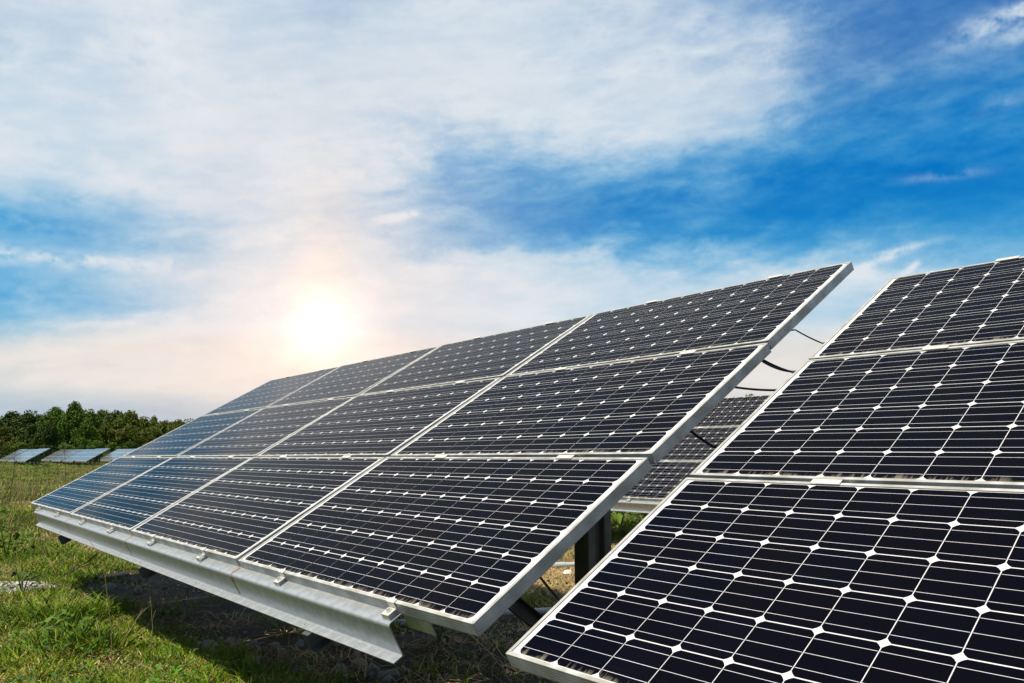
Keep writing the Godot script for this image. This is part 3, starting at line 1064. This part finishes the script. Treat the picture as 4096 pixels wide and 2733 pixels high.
func make_trees() -> void:
	var crowns := [crown_mesh(11, 15000, 60, 0.1), crown_mesh(12, 15000, 52, 0.06), crown_mesh(13, 15000, 66, 0.12), crown_mesh(14, 13000, 44, 0.05)]
	var trunks := [trunk_mesh(21, 0.2), trunk_mesh(22, 0.15), trunk_mesh(23, 0.25), trunk_mesh(24, 0.1)]
	var models := []
	for k in 4:
		models.append([crowns[k], trunks[k]])
	# bearing in degrees, metres away, width, height, shape, tone, label
	var list := [
		[-33.4, 159, 9.0, 8.0, 0, 0, "dark round-headed tree cut by the picture's left edge"],
		[-32.2, 164, 9.0, 8.9, 1, 0, "dark broad tree behind the tables, second from the left edge"],
		[-31.3, 161, 7.9, 9.1, 2, 0, "dark green tree just left of the two tall bright trees"],
		[-30.0, 151, 6.5, 9.5, 0, 1, "tall bright green tree just left of the tallest one"],
		[-28.9, 144, 6.5, 9.7, 1, 1, "tallest, bright green tree rising above the row near the second distant table"],
		[-28.1, 154, 6.8, 9.1, 2, 1, "green tree close on the right of the tallest tree"],
		[-27.3, 166, 7.6, 9.5, 3, 2, "olive rounded tree standing back in the middle of the wood's edge"],
		[-26.5, 161, 7.5, 9.5, 0, 0, "dark domed tree, highest of the wood right of the tallest tree"],
		[-25.7, 159, 7.9, 9.2, 1, 2, "wide olive dome where the wood's skyline begins to fall"],
		[-24.9, 159, 6.9, 8.3, 2, 2, "lower olive tree on the falling slope of the skyline"],
		[-24.3, 174, 4.0, 8.9, 3, 3, "thin pale green tree poking up over the low part of the wood"],
		[-23.6, 154, 6.9, 7.6, 0, 2, "olive tree near the upper edge of the long panel table"],
		[-22.8, 151, 6.9, 7.5, 1, 2, "last olive tree before the long panel table hides the wood"],
		[-22.1, 151, 6.5, 7.7, 2, 2, "olive tree mostly hidden behind the long panel table"],
		[-28.2, 131, 5.0, 6.4, 3, 1, "lower bright tree in front of the tallest tree"],
		[-27.1, 139, 5.5, 6.0, 1, 2, "low olive tree in front of the dark dome"],
		[-25.8, 139, 6.0, 6.0, 2, 2, "low spreading olive tree in front of the wide dome"],
		[-30.3, 139, 4.5, 6.6, 2, 0, "narrow dark tree in front of the left of the two tall trees"],
		[-32.6, 144, 5.7, 5.6, 3, 2, "low olive tree above the leftmost distant table"],
		[-31.2, 146, 5.5, 6.2, 3, 0, "low dark tree in front of the second tree from the left edge"],
		[-24.4, 141, 5.7, 6.0, 0, 2, "low olive tree below the falling skyline"],
		[-30.7, 176, 7.6, 8.9, 1, 0, "dark tree set back, filling the dip left of the tall bright pair"],
		[-32.8, 179, 8.6, 8.6, 2, 0, "dark tree set back between the two leftmost trees"],
		[-23.8, 171, 7.2, 7.8, 2, 2, "olive tree set back beside the thin pale one"],
		[14.95, 140, 6.4, 11.0, 1, 1, "treetop showing beside the near table's edge in the gap, leftmost of three"],
		[15.75, 142, 4.2, 11.4, 0, 1, "small middle treetop over the rear table in the gap"],
		[16.75, 138, 6.6, 11.4, 2, 1, "widest treetop over the rear table in the gap between tables"]]
	# the wood goes on as one far mass along the horizon
	var far := []
	for i in 260:
		var deg := R.randf_range(-75.0, 75.0)
		var at := spot(deg, R.randf_range(290.0, 380.0))
		var s := R.randf_range(9.0, 15.0)
		var g := R.randf_range(0.75, 1.2)
		far.append([Transform3D(Basis(Vector3.UP, R.randf() * TAU).scaled(Vector3(s, R.randf_range(6.5, 9.5), s)), at), Color(g, g, g), i % 2])
	scatter("far_wood", "far dark wood along the horizon behind the field", "wood", [crowns[0], crowns[3]], M.leaf[0], far)
	var first := {}
	for e in list:
		var o: Node3D
		if not first.has(e[4]):
			o = thing("tree", e[6], "tree", Vector3.ZERO, 0.0, "trees along the edge of the wood")
			part("trunk", models[e[4]][1], M.bark, o)
			part("crown", models[e[4]][0], M.leaf[e[5]], o)
			first[e[4]] = o
		else:
			o = first[e[4]].duplicate()
			o.name = numbered("tree")
			add_child(o, true)
			tag(o, e[6], "tree", "trees along the edge of the wood")
			o.get_node("crown").material_override = M.leaf[e[5]]
		o.position = spot(e[0], e[1])
		o.rotation.y = R.randf() * TAU
		o.scale = Vector3(e[2], e[3] * 0.96, e[2])
	# undergrowth at the foot of the wood
	var bush_shape := [crown_mesh(31, 5200, 26, 0.0), crown_mesh(32, 5200, 20, 0.0)]
	var stem := begin()
	for i in 7:
		var a := TAU * i / 7.0
		tube(stem, PackedVector3Array([Vector3(0, -0.03, 0), Vector3(cos(a) * 0.1, 0.3, sin(a) * 0.1), Vector3(cos(a) * 0.24, 0.62, sin(a) * 0.24)]), PackedFloat32Array([0.014, 0.01, 0.004]), 5)
	var stem_m := stem.commit()
	var bushes := [
		[-33.0, 134, 5.2, 2.7, 0, "bush behind the leftmost distant table, cut by the left edge"],
		[-31.6, 136, 4.8, 3.1, 1, "bush behind the upper edge of the leftmost distant table"],
		[-30.4, 134, 4.0, 2.8, 0, "bush filling the gap left of the second distant table"],
		[-29.4, 131, 4.3, 3.1, 1, "leafy bush just above the second distant table's left corner"],
		[-28.3, 128, 3.8, 2.7, 0, "bush below the tallest tree"],
		[-27.5, 126, 3.8, 3.4, 1, "bright bush above the second distant table's right corner"],
		[-26.6, 129, 4.3, 3.1, 1, "bush between the second and third distant tables"],
		[-25.6, 129, 4.3, 3.2, 0, "bush above the third distant table"],
		[-24.6, 131, 4.7, 3.1, 2, "olive bush at the foot of the falling skyline"],
		[-23.6, 131, 4.7, 3.1, 2, "olive bush just before the long panel table hides the wood"],
		[-22.5, 134, 4.7, 3.4, 2, "olive bush half hidden by the long panel table's upper edge"]]
	var b0: Node3D = null
	for i in bushes.size():
		var e: Array = bushes[i]
		var o := thing("bush", e[5], "bush", spot(e[0], e[1]), R.randf() * TAU, "bushes along the foot of the wood")
		part("stems", stem_m, M.bark, o)
		part("foliage", bush_shape[i % 2], M.leaf[e[4]], o)
		o.scale = Vector3(e[2], e[3], e[2])

func stalk(called: String, label: String, category: String, at: Vector3, pts: Array, radius: float, m: Material, twigs: int, sd: int, group := "") -> void:
	var r := RandomNumberGenerator.new()
	r.seed = sd
	at.y = height(at.x, at.z)
	var o := thing(called, label, category, at, 0.0, group)
	var line := PackedVector3Array()
	var rad := PackedFloat32Array()
	for i in pts.size():
		line.append(pts[i])
		rad.append(radius * (1.0 - 0.75 * i / (pts.size() - 1)))
	var st := begin()
	tube(st, line, rad, 6)
	part("stem", st.commit(), m, o)
	for i in twigs:
		var k := r.randi_range(1, pts.size() - 2)
		var s: Vector3 = line[k].lerp(line[k + 1], r.randf())
		var d: Vector3 = (line[k + 1] - line[k]).normalized()
		var e := s + (d + Vector3(r.randf_range(-1, 1), r.randf_range(-0.1, 0.6), r.randf_range(-1, 1)) * 0.8).normalized() * r.randf_range(0.06, 0.2)
		st = begin()
		tube(st, PackedVector3Array([s, s.lerp(e, 0.5) + Vector3(0, 0.006, 0), e]), PackedFloat32Array([radius * 0.5, radius * 0.4, radius * 0.2]), 5)
		part("twig", st.commit(), m, o)

func small_things() -> void:
	# stones, each one a thing
	var stones := [
		[-3.328, -6.748, 0.085, 0, 2, "pale grey stone, largest at the left end of the table's shadow"],
		[-3.03, -6.628, 0.06, 1, 2, "bluish grey stone right of the largest one at the shadow's left end"],
		[-3.52, -6.85, 0.035, 2, 0, "small stone left of the largest stone at the shadow's left end"],
		[-2.02, -4.86, 0.05, 0, 1, "pinkish stone at the left end of the rubble heap under the beam"],
		[-1.94, -4.72, 0.045, 1, 0, "stone low at the left end of the rubble heap"],
		[-1.83, -4.82, 0.05, 2, 2, "grey stone second from the left in the rubble heap"],
		[-1.72, -4.66, 0.075, 0, 0, "biggest pale stone at the front of the rubble heap"],
		[-1.66, -4.86, 0.05, 1, 1, "pinkish stone behind the biggest pale stone in the heap"],
		[-1.60, -4.72, 0.05, 2, 0, "stone close right of the biggest one in the heap"],
		[-1.52, -4.84, 0.06, 0, 2, "grey stone in the middle of the rubble heap"],
		[-1.46, -4.70, 0.05, 1, 1, "pink stone at the front middle of the rubble heap"],
		[-1.38, -4.80, 0.065, 2, 0, "broad pale stone right of the heap's middle"],
		[-1.31, -4.68, 0.05, 0, 1, "pink stone at the right front of the rubble heap"],
		[-1.24, -4.82, 0.045, 1, 2, "grey stone at the right end of the rubble heap"],
		[-1.13, -4.78, 0.04, 2, 0, "lone small stone just right of the rubble heap"],
		[-1.02, -4.84, 0.045, 0, 1, "reddish stone below the bracket near the beam's right end"],
		[-0.86, -4.56, 0.05, 1, 1, "reddish stone, uppermost of the group below the beam's end"],
		[-0.93, -4.44, 0.035, 2, 2, "small grey stone left in the group below the beam's end"],
		[-0.80, -4.36, 0.06, 0, 1, "reddish round stone in the middle of the group below the beam's end"],
		[-0.88, -4.24, 0.065, 1, 0, "broad stone at the front left of the group below the beam's end"],
		[-0.72, -4.25, 0.07, 2, 2, "tall pointed grey stone right in the group below the beam's end"],
		[-0.61, -4.20, 0.05, 0, 0, "stone at the far right of the group below the beam's end"],
		[-0.63, -4.08, 0.065, 1, 2, "flat grey stone at the bottom edge below the beam's end"],
		[-1.36, -4.34, 0.04, 2, 0, "lone pale stone between the heap and the bottom edge"],
		[-1.10, -4.22, 0.04, 0, 2, "lone grey stone between the two stone groups near the bottom edge"],
		[-1.93, -4.30, 0.04, 1, 0, "pale stone in the grass at the shadow's edge"],
		[-1.72, -4.14, 0.035, 2, 1, "pinkish stone in the straw near the bottom of the sunlit grass"]]
	var shapes := []
	for k in 3:
		shapes.append(pebble(40 + k))
	for e in stones:
		var o := part("stone", shapes[e[3]], [M.stone, M.stone_pink, M.stone_grey][e[4]], self)
		tag(o, e[5], "stone", "broken stones lying under the table")
		o.position = Vector3(e[0], height(e[0], e[1]) + e[2] * 0.35, e[1])
		o.rotation = Vector3(R.randf_range(-0.3, 0.3), R.randf() * TAU, R.randf_range(-0.3, 0.3))
		o.scale = Vector3.ONE * e[2] * R.randf_range(0.85, 1.1)
	var st := begin()
	box(st, Vector3(-0.12, 0.0, -0.05), Vector3(0.12, 0.018, 0.05), 0.006)
	var slab := part("flat_stone", st.commit(), M.stone_pink, self)
	tag(slab, "flat pinkish stone slab lying in straw behind the beam's second bracket", "stone")
	slab.position = Vector3(-3.589, height(-3.589, -7.364) + 0.02, -7.364)
	slab.rotation = Vector3(0.14, 0.5, 0.1)
	# dry stalks
	stalk("dry_stalk", "tall thin forked dry stalk standing before the dark shadow", "weed", Vector3(-2.003, 0, -4.565), [Vector3(0, -0.02, 0), Vector3(0.01, 0.16, 0), Vector3(-0.006, 0.3, 0.01), Vector3(-0.03, 0.42, 0.01), Vector3(-0.025, 0.55, 0)], 0.0026, M.stalk, 4, 1, "dry stalks")
	stalk("dry_stalk", "thin straight dry stalk deep in the shadow under the long table", "weed", Vector3(-2.45, 0, -5.674), [Vector3(0, -0.02, 0), Vector3(0.01, 0.2, 0), Vector3(-0.01, 0.4, 0)], 0.002, M.stalk, 1, 2, "dry stalks")
	stalk("dry_stalk", "short dry stalk sticking up at the bottom edge below the beam's end", "weed", Vector3(-0.74, 0, -4.16), [Vector3(0, -0.02, 0), Vector3(0.005, 0.1, 0), Vector3(0.004, 0.2, 0)], 0.005, M.straw_stalk, 2, 3, "dry stalks")
	stalk("dry_stalk", "dark thin stalk in shade right of the rubble heap", "weed", Vector3(-1.16, 0, -4.25), [Vector3(0, -0.02, 0), Vector3(0.01, 0.15, 0), Vector3(0.02, 0.36, 0)], 0.003, M.stalk, 2, 4, "dry stalks")
	stalk("dry_stalk", "bent pale stalk left of the rubble heap in the shade", "weed", Vector3(-2.0, 0, -4.15), [Vector3(0, -0.02, 0), Vector3(-0.02, 0.25, 0), Vector3(-0.07, 0.5, 0), Vector3(-0.1, 0.62, 0)], 0.0024, M.stalk, 2, 5, "dry stalks")
	stalk("dead_weed", "dark dead weed with seed heads at the far left", "weed", Vector3(-11.977, 0, -19.172), [Vector3(0, -0.02, 0), Vector3(0.02, 0.45, 0), Vector3(0.05, 0.85, 0), Vector3(0.03, 1.15, 0)], 0.009, M.dark_stalk, 12, 6, "tall dead weeds at the left")
	stalk("dead_weed", "dark dead weed before the leftmost distant table", "weed", Vector3(-10.9, 0, -19.6), [Vector3(0, -0.02, 0), Vector3(-0.02, 0.5, 0), Vector3(-0.06, 0.95, 0), Vector3(-0.14, 1.5, 0)], 0.008, M.dark_stalk, 14, 7, "tall dead weeds at the left")
	stalk("dead_weed", "pale dry upright weed at the left edge above the gravel", "weed", Vector3(-6.0, 0, -9.3), [Vector3(0, -0.02, 0), Vector3(0.02, 0.35, 0), Vector3(-0.02, 0.75, 0)], 0.004, M.straw_stalk, 4, 8, "tall dead weeds at the left")
	stalk("dead_weed", "thin brown weed between the left edge and the panel corner", "weed", Vector3(-5.0, 0, -9.6), [Vector3(0, -0.02, 0), Vector3(0.03, 0.35, 0), Vector3(0.1, 0.7, 0)], 0.004, M.stalk, 5, 9, "tall dead weeds at the left")
	stalk("bare_branch", "dark bare branch leaning up out of the grass under the beam's left end", "branch", Vector3(-4.003, 0, -7.206), [Vector3(-0.08, 0.0, 0.02), Vector3(0.02, 0.06, 0), Vector3(0.2, 0.18, -0.1), Vector3(0.42, 0.4, -0.2)], 0.008, M.dark_stalk, 5, 10)
	stalk("bare_branch", "pale dry branch curving across the grass above the gravel patch", "branch", Vector3(-4.2, 0, -7.5), [Vector3(0.14, 0.0, 0.1), Vector3(0.0, 0.05, 0), Vector3(-0.14, 0.2, -0.05), Vector3(-0.22, 0.34, -0.05)], 0.004, M.stalk, 3, 11)
	stalk("bare_branch", "long pale twig lying in the shade left of the right table's corner", "branch", Vector3(-0.283, 0, -5.078), [Vector3(-0.06, 0.03, -0.1), Vector3(0.08, 0.02, 0.3), Vector3(0.16, 0.03, 0.6), Vector3(0.26, 0.02, 1.0)], 0.01, M.stalk, 3, 12)
	stalk("bare_branch", "dry stick slanting in the sunlit grass near the bottom edge", "branch", Vector3(-2.132, 0, -4.442), [Vector3(-0.02, 0.01, 0.1), Vector3(0.0, 0.05, 0), Vector3(0.03, 0.14, -0.1), Vector3(0.05, 0.24, -0.18)], 0.003, M.stalk, 2, 13)
	# green plants one can tell apart
	var kinds := [leafy_bunch(40, 0.16, 0.42, 0.15), leafy_bunch(60, 0.2, 0.3, 0.1), leafy_bunch(34, 0.12, 0.34, 0.11)]
	var plants := [
		[1.70, -12.6, 1.6, 0, "leafy green weed below the rear table's beam, left of two"],
		[2.12, -12.9, 1.5, 2, "darker leafy weed below the rear table's beam, right of two"],
		[0.30, -8.9, 1.0, 1, "green weed in the straw left of the dark post"],
		[-3.92, -6.55, 0.9, 2, "upright green weed at the right end of the gravel patch"],
		[-5.35, -8.6, 1.2, 1, "bushy green weed between the left edge and the beam's left end"],
		[-7.6, -11.4, 1.7, 1, "dark bushy weed clump at the left edge, level with the panel corner"],
		[-2.55, -4.75, 0.8, 1, "low leafy weed in the sunlit grass left of the forked stalk"],
		[-0.42, -4.75, 0.7, 2, "dark leafy weed in the shade below the long table's near corner"]]
	for e in plants:
		var o := thing("leafy_weed", e[4], "weed", Vector3(e[0], height(e[0], e[1]), e[1]), R.randf() * TAU, "leafy weeds")
		var s := begin()
		for i in 5:
			var a := TAU * i / 5.0
			tube(s, PackedVector3Array([Vector3.ZERO, Vector3(cos(a) * 0.04, 0.16, sin(a) * 0.04), Vector3(cos(a) * 0.08, 0.3, sin(a) * 0.08)]), PackedFloat32Array([0.006, 0.005, 0.002]), 5)
		part("stems", s.commit(), M.leaf[1], o)
		part("leaves", kinds[e[3]], M.leaf[1 if e[3] != 2 else 0], o)
		o.scale = Vector3.ONE * e[2]
	# conduits on the ground
	st = begin()
	tube(st, PackedVector3Array([Vector3(-0.14, 0.035, 0.06), Vector3(0.12, 0.032, -0.02), Vector3(0.9, 0.03, -0.24)]), PackedFloat32Array([0.026, 0.026, 0.026]), 14)
	var o1 := thing("conduit_pipe", "grey plastic conduit lying in sunlit straw left of the post", "pipe", Vector3(0.36, 0, -8.0))
	part("pipe", st.commit(), M.conduit, o1)
	st = begin()
	tube(st, PackedVector3Array([Vector3(-0.12, 0.034, 0.05), Vector3(0.13, 0.032, -0.02), Vector3(0.15, 0.032, -0.025)]), PackedFloat32Array([0.031, 0.031, 0.033]), 14)
	part("socket", st.commit(), M.conduit, o1)
	st = begin()
	tube(st, PackedVector3Array([Vector3(-0.3, 0.03, 0.06), Vector3(0.1, 0.03, -0.03), Vector3(0.5, 0.03, -0.14)]), PackedFloat32Array([0.022, 0.022, 0.022]), 14)
	var o2 := part("conduit_pipe", st.commit(), M.conduit, self)
	tag(o2, "grey conduit lying in the shade below the brace", "pipe")
	o2.position = Vector3(0.02, 0, -5.65)
	st = begin()
	tube(st, PackedVector3Array([Vector3(-0.45, 0.03, 0.1), Vector3(0.0, 0.03, 0.0), Vector3(0.16, 0.03, -0.04)]), PackedFloat32Array([0.024, 0.024, 0.024]), 14)
	var o3 := part("conduit_pipe", st.commit(), M.conduit, self)
	tag(o3, "grey conduit end showing under the near corner of the long table", "pipe")
	o3.position = Vector3(-0.52, 0, -5.35)
	var lit := part("paper_scrap", pebble(71, 0.06), M.litter, self)
	tag(lit, "crumpled white scrap on the straw beside the post", "litter")
	lit.position = Vector3(0.5, 0.04, -7.36)

func cable(label: String, a: Vector3, b: Vector3, sag: float, r: float) -> void:
	# clipped under the left table, crossing the gap from a to b, clipped under the right table
	var u := SIDE_AXIS.normalized()
	var pts := PackedVector3Array([a - u * 0.5, a - u * 0.25])
	for i in 13:
		var t := i / 12.0
		pts.append(a.lerp(b, t) - Vector3(0, sag * 4.0 * t * (1.0 - t), 0))
	pts.append(b + u * 0.2)
	pts.append(b + u * 0.4)
	var rad := PackedFloat32Array()
	rad.resize(pts.size())
	rad.fill(r)
	var st := begin()
	tube(st, pts, rad, 8)
	var o := part("cable", st.commit(), M.cable, self)
	tag(o, label, "cable", "black cables strung between the two near tables")

func make_cables() -> void:
	cable("thin black cable, highest of those strung between the two near tables", Vector3(1.171, 1.615, -3.225), Vector3(1.273, 1.556, -3.207), 0.003, 0.003)
	cable("sagging black cable, upper one of the pair between the tables", Vector3(0.986, 1.479, -3.101), Vector3(1.092, 1.421, -3.057), 0.005, 0.004)
	cable("sagging black cable, lower one of the pair between the tables", Vector3(0.980, 1.469, -3.083), Vector3(1.095, 1.424, -3.064), 0.009, 0.004)
	cable("black cable just above the treetops in the gap between the tables", Vector3(0.834, 1.356, -2.970), Vector3(0.991, 1.344, -2.972), 0.003, 0.0042)
	cable("black cable crossing in front of the rear table in the gap", Vector3(0.624, 1.191, -2.804), Vector3(0.695, 1.129, -2.742), 0.002, 0.005)
	cable("thin black cable, lowest one, hanging in front of the sunlit straw", Vector3(0.079, 0.756, -2.351), Vector3(0.131, 0.705, -2.267), 0.002, 0.0036)

# ---------------------------------------------------------------- the scene

func _ready() -> void:
	var cam := Camera3D.new()
	cam.name = "camera"
	add_child(cam)
	cam.position = Vector3(0, EYE, 0)
	cam.rotation_degrees = Vector3(8.223, 0, 0)
	cam.fov = 46.76
	cam.near = 0.05
	cam.far = 6000.0
	cam.current = true

	var env := Environment.new()
	env.background_mode = Environment.BG_SKY
	var sky := Sky.new()
	sky.sky_material = make_sky()
	env.sky = sky
	env.background_energy_multiplier = 0.62
	env.ambient_light_source = Environment.AMBIENT_SOURCE_SKY
	env.tonemap_mode = Environment.TONE_MAPPER_LINEAR
	env.tonemap_exposure = 1.61
	env.sdfgi_enabled = true
	env.ssao_enabled = true
	env.ssil_enabled = true
	var we := WorldEnvironment.new()
	we.name = "environment"
	we.environment = env
	add_child(we)

	var sun := DirectionalLight3D.new()
	sun.name = "sun"
	sun.light_color = Color(1.0, 0.95, 0.86)
	sun.light_energy = 1.6
	sun.light_angular_distance = 0.53
	sun.shadow_enabled = true
	add_child(sun)
	sun.look_at_from_position(SUN.normalized() * 50.0, Vector3.ZERO)

	R.seed = 90210
	bumps.seed = 4
	bumps.frequency = 0.8
	patch.seed = 9
	patch.frequency = 0.35
	fine.seed = 15
	fine.frequency = 1.1
	make_materials()
	make_panel_shapes()
	make_ground()

	var left := []
	for r in 3: left.append([3, r])
	left.append([2, 0])
	solar_table("long panel table facing left, four panels wide, three high, galvanised beam along its lower edge", Vector3(-4.1862, 0, -6.9969), -0.878, 0.5509, -0.0022, 0.6935, 4, left, [1.3, 3.43, 5.45], 1.45, 0.0057)
	var right := []
	for r in 3: right.append([0, r])
	solar_table("nearest panel table filling the lower right corner, its left end showing", Vector3(-0.0175, 0, -1.9527), -0.88, 0.5219, -0.0072, 0.6383, 2, right, [1.3, 2.9], 1.45)
	var back := Vector3(1.6731, 0, -9.0811) - Vector3(SIDE_AXIS.x, 0, SIDE_AXIS.z) * 2.5
	var rear := []
	for r in 3: rear.append([1, r])
	solar_table("rear panel table seen through the gap between the two near tables", back, -0.878, 0.5509, 0.0, 0.6152 + 0.0, 4, rear, [1.3, 3.43, 5.45], 1.45)

	var u := Vector3(SIDE_AXIS.x, 0, SIDE_AXIS.z).normalized()
	var g := "distant panel tables before the wood"
	var f1 := Vector3(-50.44, 0, -82.94)
	var f2 := Vector3(-43.97, 0, -82.74)
	var f3 := Vector3(-55.0, 0, -93.5)
	far_table("leftmost row's nearest panel table, its near end to the right", f1 - u * 6.4, -0.878, 0.5509, 0.594, g)
	far_table("second panel table of the leftmost distant row", f1 - u * 13.0, -0.878, 0.5509, 0.56, g)
	far_table("panel table at the far end of the leftmost row, cut by the left edge", f1 - u * 19.6, -0.878, 0.5509, 0.6, g)
	far_table("middle distant row's nearest panel table, with its end posts showing", f2 - u * 6.4, -0.878, 0.5509, 0.595, g)
	far_table("second panel table of the middle distant row, slightly lower than the nearest", f2 - u * 13.0, -0.878, 0.5509, 0.54, g)
	far_table("third panel table of the middle distant row", f2 - u * 19.6, -0.878, 0.5509, 0.56, g)
	far_table("farthest panel table of the middle distant row, at its left end", f2 - u * 26.2, -0.878, 0.5509, 0.58, g)
	var e3 := spot(-27.4, 108.0)
	e3.y = 0.0
	far_table("distant panel table right of the middle row, half hidden by the long table", e3, -0.878, 0.5509, 0.6, g)
	far_table("distant panel table behind the long table's left edge, end of the right-hand row", e3 + u * 6.6, -0.878, 0.5509, 0.6, g)

	make_cables()
	make_trees()
	small_things()
	grow()
